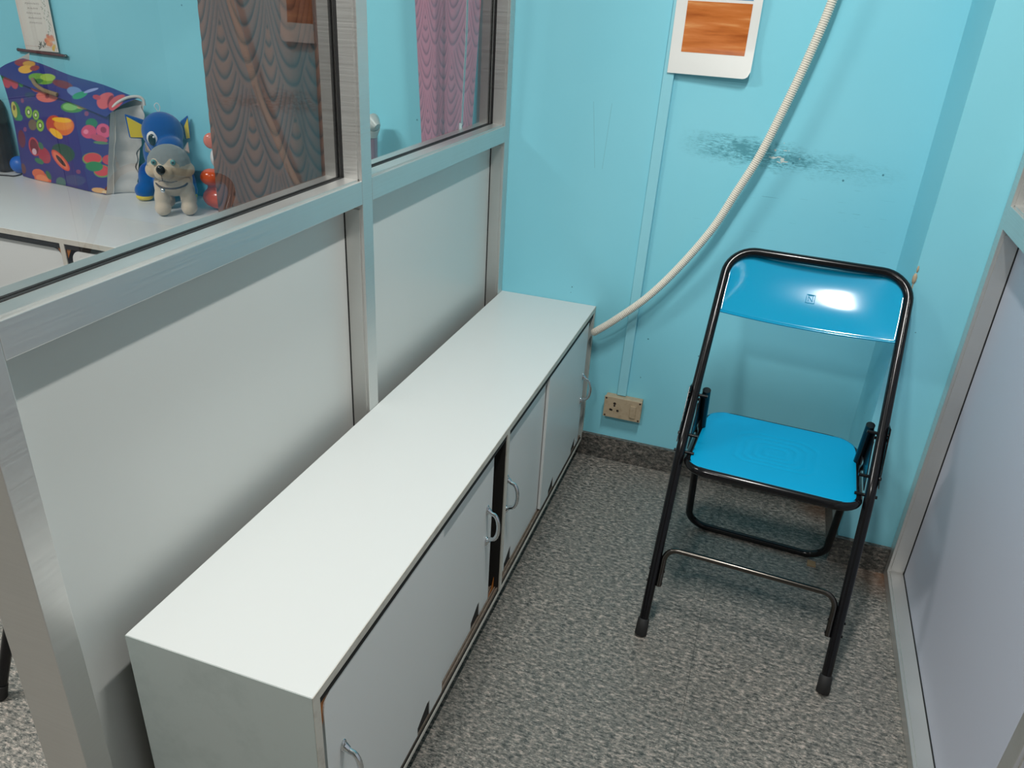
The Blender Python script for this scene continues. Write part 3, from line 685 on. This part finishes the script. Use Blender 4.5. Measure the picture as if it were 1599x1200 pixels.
# ------------------------------------------------------------------ fruit shopping bag
def bag():
    t = Thing('shopping_bag', 'violet blue shopping bag printed with fruit, white gusset, on the far counter', 'bag', (-1.78, -.10, CZ))
    BL, BR = Vector((-2.045, -.095, CZ + .002)), Vector((-1.555, -.165, CZ + .002))
    TR, TL = Vector((-1.470, -.165, 1.075)), Vector((-2.045, -.10, 1.175))
    def front(u, v):     # v up
        a = BL.lerp(BR, u); b = TL.lerp(TR, u); p = a.lerp(b, v)
        p.y -= .022 * math.sin(PI * u) * math.sin(PI * min(1, v * .9 + .1)) + .004 * math.sin(9 * u + 5 * v)
        p.x += .018 * math.sin(PI * v) * (1 - u) ** 3 * 1.2
        return p
    NU, NV = 230, 190
    # crop-space picture positions (x right, y down) of the printed fruit on the front, converted to u,v
    A, B_, C_, D_ = (0, 175), (830, 495), (760, 1140), (160, 985)    # TL TR BR BL of the printed face as seen
    def uv_of(x, y):
        u, v = .5, .5
        for _ in range(25):
            px = (1 - v) * ((1 - u) * D_[0] + u * C_[0]) + v * ((1 - u) * A[0] + u * B_[0]); py = (1 - v) * ((1 - u) * D_[1] + u * C_[1]) + v * ((1 - u) * A[1] + u * B_[1])
            u += (x - px) / 800 ; v += -(y - py - (x - px) * .35) / 760
        return u, v
    U = np.tile(np.linspace(0, 1, NU + 1), NV + 1); V = np.repeat(np.linspace(0, 1, NV + 1), NU + 1)
    PX_ = (1 - V) * ((1 - U) * D_[0] + U * C_[0]) + V * ((1 - U) * A[0] + U * B_[0])
    PY_ = (1 - V) * ((1 - U) * D_[1] + U * C_[1]) + V * ((1 - U) * A[1] + U * B_[1])
    rng = np.random.RandomState(5)
    c = np.tile(np.array(srgb(52, 42, 122)), (len(U), 1))
    def el(x, y, rx, ry, col, ang=0, al=1.0, cc=None, XX=None, YY=None):
        cc = c if cc is None else cc; XX = PX_ if XX is None else XX; YY = PY_ if YY is None else YY
        ca, sa = math.cos(math.radians(ang)), math.sin(math.radians(ang)); dx, dy = XX - x, YY - y
        q = ((dx * ca + dy * sa) / rx) ** 2 + ((-dx * sa + dy * ca) / ry) ** 2
        k = (np.clip((1.06 - q) * 6, 0, 1) * al)[:, None]; cc[:] = cc * (1 - k) + np.array(srgb(*col)) * k
    # strawberries top left
    el(60, 240, 58, 40, (50, 120, 60), 20); el(55, 270, 38, 42, (190, 60, 80), 10); el(120, 275, 36, 46, (196, 66, 84), -15); el(150, 240, 40, 34, (180, 56, 76)); el(182, 285, 20, 24, (70, 150, 70))
    # peaches
    el(315, 312, 56, 34, (206, 90, 84), 10); el(440, 345, 60, 36, (214, 100, 80), 10); el(382, 378, 78, 42, (216, 108, 98), 5); el(385, 375, 14, 18, (150, 50, 60)); el(318, 312, 12, 14, (150, 50, 60))
    # avocado / melon
    el(560, 458, 78, 40, (70, 140, 66), 5); el(640, 452, 84, 20, (190, 170, 110), 3); el(545, 455, 50, 26, (130, 190, 110), 5); el(250, 365, 45, 20, (50, 80, 90), 0, .6)
    # papaya left edge
    el(105, 480, 40, 74, (60, 130, 60), -12); el(90, 470, 24, 60, (200, 190, 90), -10); el(90, 455, 12, 20, (110, 80, 40)); el(140, 530, 26, 24, (60, 140, 90))
    # kiwis
    for x, y, r_ in ((258, 585, 42),): el(x, y, r_, r_, (120, 96, 76))
    for x, y, r_ in ((228, 490, 37), (296, 512, 32), (330, 590, 38)):
        el(x, y, r_, r_ * 1.25, (90, 130, 50)); el(x, y, r_ * .88, r_ * 1.12, (140, 186, 60)); el(x, y, r_ * .48, r_ * .62, (50, 80, 30)); el(x, y, r_ * .3, r_ * .4, (226, 230, 180))
    # mango
    el(440, 580, 56, 66, (196, 66, 44)); el(520, 600, 60, 66, (222, 110, 50)); el(505, 585, 62, 40, (234, 140, 56), 10); el(495, 550, 66, 18, (244, 186, 40), 8); el(460, 650, 60, 24, (246, 184, 36), 38)
    # raspberry
    el(695, 575, 42, 36, (40, 120, 84)); el(675, 640, 50, 52, (206, 70, 110)); el(775, 632, 52, 56, (214, 84, 124)); el(775, 625, 22, 24, (150, 40, 80)); el(740, 690, 60, 26, (190, 70, 100), 20); el(655, 640, 16, 18, (234, 130, 160)); el(750, 725, 50, 12, (90, 130, 90), 5)
    # pomegranate
    el(262, 752, 46, 76, (190, 60, 70), -18); el(262, 752, 34, 62, (120, 24, 44), -18); el(262, 790, 18, 26, (220, 180, 190), -18); el(345, 820, 48, 68, (176, 44, 66), -25); el(320, 745, 20, 32, (60, 110, 80), -30); el(300, 865, 40, 20, (56, 120, 80), 30)
    # papaya half
    el(500, 800, 90, 70, (38, 78, 62), 25); el(475, 860, 40, 100, (224, 84, 60), -35); el(475, 860, 28, 82, (240, 120, 84), -35); el(478, 862, 16, 56, (60, 34, 30), -35)
    # watermelon
    el(690, 850, 60, 50, (120, 150, 80)); el(692, 845, 54, 42, (206, 60, 66)); el(800, 860, 52, 42, (196, 60, 76)); el(745, 950, 52, 52, (110, 150, 80), 30); el(742, 945, 46, 44, (206, 62, 70), 30); el(700, 910, 52, 40, (46, 130, 74), 10)
    # oranges at the foot
    el(290, 965, 50, 36, (226, 110, 66), 20); el(320, 1010, 66, 46, (222, 100, 66), 30); el(318, 1010, 50, 32, (240, 140, 90), 30); el(365, 980, 16, 40, (60, 110, 70), -20)
    el(150, 690, 34, 70, (110, 34, 60), -10); el(165, 925, 22, 44, (110, 60, 60), -15); el(450, 1040, 36, 44, (84, 128, 104), 0, .8); el(560, 1020, 80, 44, (76, 86, 128), 0, .6)
    el(715, 1105, 46, 22, (222, 170, 110), 10); el(800, 1105, 50, 34, (110, 40, 44), 20); el(760, 1120, 26, 14, (226, 200, 160))
    for x, y in ((178, 405), (182, 618), (660, 505), (598, 950), (750, 490)): el(x, y, 16, 18, (150, 70, 110), 0, .8)
    m = MB().grid(front, NU, NV)
    o = t.part('front_panel', m, M['bagprint'], fixn=False, smooth=60); setcol(o, c)
    # folded top: from the front edge up and back over to the ridge
    RR, RL = Vector((-1.400, -.095, 1.128)), Vector((-1.950, -.060, 1.218))
    def flap(u, v):
        a = front(u, 1.0); b = RL.lerp(RR, u); p = Vector(a).lerp(b, v); p.y -= .018 * (1 - v) ** .5 + .012 * math.sin(PI * v); p.z += -.012 * (1 - v) + .004 * math.sin(PI * v) + .003 * math.sin(u * 11) * v; return p
    n2 = 60
    m = MB().grid(flap, NU, n2)
    o = t.part('folded_top', m, M['bagprint'], fixn=False, smooth=60)
    u2 = np.tile(np.linspace(0, 1, NU + 1), n2 + 1); v2 = np.repeat(np.linspace(0, 1, n2 + 1), NU + 1)
    A2, B2, E2, F2 = (0, 175), (850, 495), (1000, 365), (110, 90)
    X2 = (1 - v2) * ((1 - u2) * A2[0] + u2 * B2[0]) + v2 * ((1 - u2) * F2[0] + u2 * E2[0]); Y2 = (1 - v2) * ((1 - u2) * A2[1] + u2 * B2[1]) + v2 * ((1 - u2) * F2[1] + u2 * E2[1])
    c2 = np.tile(np.array(srgb(50, 52, 126)), (len(u2), 1))
    E = lambda *a, **k: el(*a, cc=c2, XX=X2, YY=Y2, **k)
    E(150, 125, 60, 22, (150, 50, 60), 20); E(195, 135, 46, 16, (206, 150, 50), 20); E(210, 172, 50, 24, (226, 170, 60), 15); E(255, 165, 30, 16, (150, 60, 60), 20)
    E(345, 235, 90, 30, (110, 160, 60), 15); E(380, 225, 50, 22, (160, 190, 80), 15); E(330, 250, 36, 16, (60, 120, 60)); E(500, 275, 80, 22, (120, 56, 70), 20)
    E(600, 330, 60, 28, (110, 140, 190), 25); E(640, 355, 50, 22, (50, 150, 110), -10); E(700, 325, 40, 12, (150, 160, 210), -20); E(820, 390, 50, 56, (206, 90, 96), -30); E(860, 400, 18, 50, (130, 36, 60), -20); E(895, 400, 40, 56, (200, 84, 90), 10); E(760, 370, 30, 14, (180, 60, 80), 20)
    setcol(o, c2)
    # white gusset on the right, closed back and left
    GB = Vector((-1.492, -.085, CZ + .002)); GT = Vector((-1.385, -.085, 1.10))
    def gus(u, v):
        a = BR.lerp(GB, u); b = TR.lerp(GT, u); p = a.lerp(b, v); p.x += .006 * math.sin(9 * PI * v * (1 + .3 * u)) * u + .012 * math.sin(3 * PI * v + 1) * u - .022 * math.sin(PI * u) * (.4 + .6 * v); p.y += .012 * math.sin(PI * u) - .0 ; return p
    g = t.part('gusset', MB().grid(gus, 24, 40), M['canvas'], fixn=False, smooth=60)
    hem = [Vector(TR) + Vector((.0, -.003, -.002)), Vector((-1.452, -.150, 1.105)), Vector((-1.425, -.12, 1.126)), RR + Vector((0, 0, .002)), Vector((-1.387, -.085, 1.120)), GT]
    t.part('hem', MB().tube(catmull(hem, 6), .0055, 8), M['canvas'], under=g, smooth=60)
    t.part('hem', MB().tube([gus(.22, v / 20) + Vector((.002, -.003, 0)) for v in range(21)], .0022, 6), M['canvas'], under=g, smooth=60)
    back = MB().grid(lambda u, v: Vector((-2.045 + .553 * u, -.050 - .03 * u, CZ + .002)).lerp(Vector((-1.935 + .545 * u, -.048 - .032 * u, 1.205 - .095 * u)), v), 10, 10)
    t.part('back_panel', back, M['canvas'], fixn=False, smooth=60)
    gl = MB().grid(lambda u, v: Vector(front(0, v)).lerp(Vector((-2.06 + .13 * v, -.045, CZ + .002 + .468 * v)), u), 6, 20)
    t.part('gusset', gl, M['canvas'], fixn=False, smooth=60)
    t.part('handle', MB().tube(catmull([flap(.31, .35) + Vector((0, -.006, .002)), flap(.38, .22) + Vector((0, -.016, .004)), flap(.47, .12) + Vector((0, -.018, .004)), flap(.56, .12) + Vector((0, -.006, 0))], 6), .0075, 8), M['strap'], smooth=60)
bag()

# ------------------------------------------------------------------ toys on the far counter
def husky():
    t = Thing('plush_toy', 'grey and cream plush puppy with a bell collar, standing in front of the blue toy', 'soft toy', (-1.160, -.245, CZ), math.radians(36), local=True)
    leg = lambda x, y: [((x, y, .030), (.034, .042, .030)), ((x * .98, y + .004, .065), (.031, .034, .045)), ((x * .9, y + .01, .11), (.030, .034, .045))]
    balls = leg(-.052, -.035) + leg(.052, -.035) + leg(-.045, .095) + leg(.045, .095) + [((0, .035, .115), (.062, .095, .055)), ((0, -.02, .13), (.058, .05, .052))]
    t.e.scale = (.83, .83, .94)
    def mf(c): return 1 if c.z > .135 and c.y > .03 else 0
    body = remesh('body', balls, .0045, [M['cream'], M['greyp']], mf, t)
    hx, hz = -.004, .192
    rot = Matrix.Rotation(math.radians(-12), 3, 'Z')
    hb = [((hx, -.030, hz), (.086, .074, .070)), ((hx - .062, -.035, hz - .022), (.034, .04, .028)), ((hx + .062, -.03, hz - .022), (.036, .04, .028)), ((hx - .018, -.092, hz - .022), (.040, .034, .030))]
    def hf(c):
        dx = abs(c.x - (hx - .018)); ed = .024 - .010 * min(1, dx / .02) + .018 * math.exp(-((dx - .032) / .018) ** 2)
        lim = hz + (.004 + .024 * math.exp(-((dx - .032) / .020) ** 2)) if dx < .062 else hz - .004 + (dx - .062) * .2
        if c.y > .02: lim = hz - .03
        return 1 if c.z > lim else 0
    head = remesh('head', hb, .0035, [M['cream'], M['greyp']], hf, t)
    n_ = MB().ball((hx - .026, -.128, hz - .006), (.0175, .011, .017), 18); t.part('nose', n_, M['dark'], under=head, smooth=60, label='dark rounded nose')
    mth = MB().tube(catmull([(hx - .026, -.1305, hz - .020), (hx - .0255, -.1235, hz - .038), (hx - .026, -.116, hz - .046)], 5), .0011, 6)
    mth.tube(catmull([(hx - .042, -.112, hz - .050), (hx - .026, -.117, hz - .047), (hx + .004, -.108, hz - .054), (hx + .028, -.094, hz - .053)], 5), .0011, 6)
    t.part('mouth', mth, M['collar'], under=head)
    for ex, ey in ((hx - .052, -.0945), (hx + .022, -.1035)):
        e = t.part('eye', MB().ball((ex, ey, hz + .016), (.0105, .007, .0105), 14), M['iris'], under=None, smooth=60)
        e.parent = head
        p = MB().ball((ex - .0005, ey - .0048, hz + .016), (.0055, .0034, .0055), 10); t.part('pupil', p, M['dark'], under=None).parent = e if False else head
    for sx in (-1, 1):
        ea = MB(); cx = hx + sx * .072; 
        ea.add([(cx - .018, -.015, hz + .040), (cx + .014, -.010, hz + .028), (cx, .012, hz + .036), (cx + sx * .012, -.006, hz + .082)], [(0, 1, 3), (1, 2, 3), (2, 0, 3), (0, 2, 1)])
        t.part('ear', ea, M['greyp'], under=head, bevel=.004)
        ei = MB().add([(cx - .004, -.0175, hz + .046), (cx + .011, -.0145, hz + .036), (cx + sx * .010, -.010, hz + .074)], [(0, 1, 2)])
        t.part('inner_ear', ei, M['pinkp'], under=head, solid=.002)
    ring = [(.064 * math.cos(a) - .002, -.030 + .064 * math.sin(a), .122 + .016 * math.sin(a) + .006) for a in [2 * PI * i / 32 for i in range(32)]]
    co = t.part('collar', MB().tube(ring, .0035, 8, closed=True), M['collar'], smooth=60)
    t.part('bell', MB().ball((-.036, -.092, .106), .0095, 12), M['chrome'], under=co, smooth=60)
husky()
def blue_toy():
    t = Thing('plush_toy', 'royal blue plush toy with yellow inner ears, between the fruit bag and the grey puppy', 'soft toy', (-1.335, -.085, CZ), math.radians(38), local=True)
    balls = [((0, .01, .10), (.062, .058, .085)), ((-.012, .0, .165), (.055, .050, .07)),
             ((-.062, -.010, .075), (.034, .036, .060)), ((-.078, -.022, .035), (.036, .04, .034)),
             ((-.008, -.055, .075), (.034, .036, .065)), ((-.006, -.060, .034), (.036, .036, .034)),
             ((.07, -.02, .06), (.036, .04, .058)), ((.075, -.03, .034), (.034, .036, .034))]
    body = remesh('body', balls, .0045, [M['blueplush']], None, t)
    hb = [((.012, -.01, .245), (.073, .064, .072)), ((.02, -.03, .205), (.060, .05, .045)), ((.035, -.07, .205), (.045, .05, .036))]
    head = remesh('head', hb, .0045, [M['blueplush']], None, t)
    for sx, cx, cz in ((-1, -.052, .262), (1, .086, .258)):
        wd = 1.0 if sx < 0 else .35
        ea = MB().prism([(cx, .005, cz - .045), (cx + sx * .052 * wd, -.003, cz - .040), (cx + sx * .056 * wd, -.004, cz + .045), (cx - sx * .012, .005, cz + .020)], (0, .014, 0))
        e = t.part('ear', ea, M['blueplush'], under=head, bevel=.005)
        yi = MB().prism([(cx + sx * .004, -.004, cz - .038), (cx + sx * .047 * wd, -.0065, cz - .036), (cx + sx * .050 * wd, -.007, cz + .036), (cx + sx * .002, -.003, cz + .006)], (0, .004, 0))
        t.part('inner_ear', yi, M['yellowp'], under=head, label='yellow inner ear')
    for x, y, z in ((-.020, -.064, .232),):
        e = t.part('eye', MB().ball((x, y, z), (.021, .010, .025), 16), M['white'], under=head, smooth=60)
        t.part('pupil', MB().ball((x - .003, y - .008, z - .004), (.013, .004, .021), 14), M['dark'], under=head, smooth=60)
        t.part('eye_glint', MB().ball((x + .004, y - .0115, z + .006), (.004, .002, .004), 8), M['white'], under=head, smooth=60)
    for x, y in ((-.080, -.034), (-.006, -.074), (.075, -.044)):
        t.part('sole', MB().ball((x, y, .015), (.031, .024, .0145), 16), M['yellowp'], smooth=60, label='yellow sole')
    t.part('loop', MB().tube(catmull([(.006, 0, .315), (-.004, 0, .335), (.006, 0, .345), (.014, 0, .332), (.010, 0, .315)], 4), .0016, 6), M['white'], smooth=60)
blue_toy()
def orange_toy():
    t = Thing('vinyl_toy', 'shiny orange toy with a round ear, half hidden behind the brown curtain', 'toy', (-1.06, -.12, CZ), math.radians(36), local=True)
    body = remesh('body', [((0, 0, .045), (.068, .055, .044)), ((0, .01, .10), (.05, .045, .05))], .0045, [M['orange']], None, t)
    t.part('arm', MB().ball((-.030, -.035, .125), (.036, .030, .030), 20), M['orange'], smooth=60)
    t.part('arm', MB().ball((.050, -.035, .120), (.034, .030, .028), 20), M['orange'], smooth=60)
    t.part('belly', MB().ball((.006, -.040, .080), (.024, .016, .034), 18), M['orange2'], smooth=60)
    h = remesh('head', [((.035, .0, .185), (.062, .05, .055))], .0045, [M['white'], M['orange']], lambda c: 1 if c.z > .215 else 0, t)
    t.part('ear', MB().ball((-.016, -.002, .245), (.026, .014, .028), 18), M['orange2'], under=h, smooth=60)
    t.part('ear', MB().ball((.078, -.002, .245), (.026, .014, .028), 18), M['orange2'], under=h, smooth=60)
    for x in (.004, .052): t.part('eye', MB().ball((x, -.046, .190), (.0075, .004, .0075), 12), M['dark'], under=h, smooth=60)
orange_toy()
o = mesh_obj('ball', MB().ball((-2.102, -.052, CZ + .034), .034, 28), M['blueball'], origin=(-2.102, -.052, CZ), smooth=60); tag(o, 'blue rubber ball peeking out left of the fruit bag', 'ball')
m = MB().prism([(-2.40, -.095, CZ + .001), (-2.139, -.095, CZ + .001), (-2.140, -.085, CZ + .16), (-2.150, -.075, CZ + .25), (-2.17, -.07, CZ + .29), (-2.40, -.07, CZ + .30)], (0, .065, 0))
t = Thing('backpack', 'black cloth bag at the very left end of the counter, behind the blue ball', 'bag', (-2.27, -.06, CZ))
t.part('body', m, M['blackcloth'], bevel=.02); t.part('pocket', MB().box((-2.37, -.112, CZ + .02), (-2.18, -.093, CZ + .14)), M['blackcloth'], bevel=.008)
o = mesh_obj('cable', MB().tube(catmull([(-2.30, -.17, CZ + .003), (-2.20, -.155, CZ + .003), (-2.10, -.125, CZ + .003), (-2.065, -.115, CZ + .003), (-2.075, -.06, CZ + .003)], 8), .0028, 8), M['rubber'], origin=(-2.1, -.13, CZ), smooth=60)
tag(o, 'thin black cable lying on the counter left of the fruit bag', 'cable')

# ------------------------------------------------------------------ curtains
def swag(Xc, Zc, P, Hh, sp):
    """returns line factor 0..1 and warm factor for a jacquard of nested swags (numpy arrays, metres)"""
    best = np.full(Xc.shape, -1.0); line = np.zeros_like(Xc); warm = np.zeros_like(Xc)
    for par in (0, 1):
        xs = Xc / P + .5 * par; ix = np.round(xs); dx = (xs - ix) * P
        zs = -Zc / Hh + .5 * par
        for off in (0, 1):
            iz = np.floor(zs) - off; dy = (zs - iz) * Hh            # downwards from motif top
            for it in (1,):
                # curve level f: dy = f - drop*(dx/hw)^2 ; solve with hw from f by two iterations
                f = dy.copy()
                for _ in range(6):
                    hw = np.maximum(.56 * P * np.clip(f / (Hh * .86), .0, 1.3) ** .55, 1e-4)
                    drop = .55 * Hh * np.clip(f / Hh, .05, 1) ** .6
                    f = dy + drop * (dx / hw) ** 2
                hw = np.maximum(.56 * P * np.clip(f / (Hh * .86), .0, 1.3) ** .55, 1e-4)
                ok = (np.abs(dx) < hw) & (f > .04 * Hh) & (f < .93 * Hh)
                ph = (f / sp) % 1.0
                l = np.where(ph < .82, np.clip((ph - .25) / .57, 0, 1) ** 2.2, np.clip((1 - ph) / .18, 0, 1)) * np.clip(1.35 - np.abs(dx) / hw, 0, 1)
                take = ok & (f > best)
                best[take] = f[take]; line[take] = l[take]; warm[take] = .35 * (np.exp(-(dx / (.22 * P)) ** 2) * np.clip(1.2 - f / Hh, 0, 1))[take]
    fan = best < 0
    xs = Xc / P; d = np.abs(xs - np.round(xs * 2) / 2) * P; ph = ((Xc + .15 * Zc * np.sin(Xc * 40)) / (P * .075)) % 1
    line[fan] = (np.clip(1 - np.abs(ph - .5) / .3, 0, 1) * .6)[fan]
    return line, warm
def curtain(name, label, path, z0, z1, P, Hh, sp, base, dark, warmc, group=None, taper=None, nu=260, nv=520, hooks=None):
    """path: list of (x, y) across the cloth"""
    t = Thing(name, label, 'curtain', (path[0][0], path[0][1], z0), group=group)
    pp = catmull([(a, b, 0) for a, b in path], 30); dd = [0]
    for a, b in zip(pp, pp[1:]): dd.append(dd[-1] + (b - a).length)
    dd = np.array(dd); px = np.array([q.x for q in pp]); py = np.array([q.y for q in pp]); Ltot = dd[-1]
    u = np.linspace(0, 1, nu + 1); v = np.linspace(0, 1, nv + 1)
    bxs = np.interp(u * Ltot, dd, px); bys = np.interp(u * Ltot, dd, py)
    UU, VV = np.meshgrid(u, v); BX = np.tile(bxs, (nv + 1, 1)); BY = np.tile(bys, (nv + 1, 1)); Z = z0 + (z1 - z0) * VV
    if taper: BX = taper(UU, Z, BX)
    line, warm = swag(UU * Ltot * 1.0, Z, P, Hh, sp)
    BY = BY + .003 * np.sin(UU * 21 + 2 * Z) + .0015 * line
    verts = np.stack([BX, BY, Z], -1).reshape(-1, 3)
    m = MB(); m.v = [tuple(q) for q in verts.tolist()]
    m.f = [(j * (nu + 1) + i, j * (nu + 1) + i + 1, (j + 1) * (nu + 1) + i + 1, (j + 1) * (nu + 1) + i) for j in range(nv) for i in range(nu)]; m.m = [0] * len(m.f)
    o = t.part('cloth', m, M['curtain'], fixn=False, smooth=60)
    b, d, w_ = (np.array(srgb(*q)) for q in (base, dark, warmc))
    rng = np.random.RandomState(1); line = line.ravel()[:, None]; warm = warm.ravel()[:, None]
    c = b * (1 - warm * .7) + w_ * warm * .7; c = c * (1 - line * .85) + d * line * .85
    c *= (1 + .08 * (rng.rand(len(c), 1) - .5)); setcol(o, c)
    a0, a1 = Vector((path[0][0], path[0][1], z1 - .012)), Vector((path[-1][0], path[-1][1], z1 - .012)); dv = (a1 - a0).normalized() * .04
    t.part('rod', MB().tube([a0 - dv, a1 + dv], .008, 12), M['chrome'], smooth=60)
    return t
# brown one hangs between the counter and the partition
curtain('curtain', 'brown curtain with swag pattern behind the left glass pane', [(-.575, -.735), (-.50, -.745), (-.42, -.735), (-.34, -.75), (-.305, -.745), (-.300, -.715), (-.280, -.70), (-.258, -.705)], .35, 2.1, .135, .42, .042,
        (112, 84, 76), (40, 46, 52), (158, 96, 50), taper=lambda U, Z, X: X - .012 * (1 - U) * np.clip((1.5 - Z), 0, 2) * 2)
curtain('curtain', 'pink curtain with swag pattern hanging in the corner behind the right glass pane', [(-.292, -.10), (-.25, -.115), (-.212, -.13), (-.20, -.10), (-.16, -.12), (-.11, -.11), (-.062, -.125)], .35, 2.1, .086, .27, .034,
        (190, 112, 134), (118, 62, 88), (172, 110, 130), taper=lambda U, Z, X: X + (.5 - U) * .10 * np.clip((1.55 - Z), 0, 1))
# draw rod of the pink curtain
t = Thing('curtain_wand', 'thin clear draw wand hanging beside the pink curtain', 'wand', (-.085, -.20, 1.0))
t.part('wand', MB().tube([(-.098, -.20, .86), (-.078, -.20, 1.42), (-.076, -.20, 2.0)], .0028, 8), M['chrome'], smooth=60)
t.part('grip', MB().tube([(-.0925, -.20, 1.115), (-.090, -.20, 1.175)], .0055, 8), M['white'], smooth=60)
# rolled fabric in plastic, leaning on the wall
t = Thing('fabric_roll', 'pink fabric roll in clear plastic standing by the wall behind the middle post', 'roll', (-.50, -.07, 0))
t.part('roll', MB().tube([(-.50, -.075, .002), (-.485, -.07, .6), (-.480, -.065, 1.085)], .030, 20), M['pinkroll'], smooth=60)
t.part('end_cap', MB().tube([(-.478, -.070, 1.087), (-.468, -.072, 1.118), (-.455, -.080, 1.128), (-.436, -.085, 1.115)], [.031, .034, .030, .014], 16), mat('crumpled_film', (.55, .55, .52), .3), smooth=60)
t.part('sleeve', MB().tube([(-.50, -.075, .004), (-.485, -.07, .6), (-.480, -.065, 1.086)], .033, 20), M['film'], smooth=60)

# ------------------------------------------------------------------ stool leg seen under the left post, scrap on the floor
t = Thing('stool', 'black metal stool whose leg tip shows left of the partition end post', 'stool', (-.518, -1.456, 0))
t.part('seat', MB().lathe([(.14, .44), (.15, .447), (.15, .465), (.14, .472)], (-.518, -1.456, 0), 32), M['black'], smooth=40)
for i in range(4):
    a = math.radians(235 + 90 * i); a2 = Vector((math.cos(a), math.sin(a), 0)); c0 = Vector((-.518, -1.456, 0))
    l = t.part('leg', MB().tube([c0 + a2 * .212 + Vector((0, 0, .008)), c0 + a2 * .08 + Vector((0, 0, .44))], .0125, 14), M['black'], smooth=60)
    t.part('foot_cap', MB().tube([c0 + a2 * .214 + Vector((0, 0, .001)), c0 + a2 * .205 + Vector((0, 0, .038))], .0155, 14), M['rubber'], under=l, smooth=60)
o = mesh_obj('tape_scrap', MB().box((1.165, -.372, .0005), (1.190, -.345, .004)), M['strap'], origin=(1.178, -.358, 0)); tag(o, 'small tan tape scrap on the floor at the chair back bar', 'scrap')
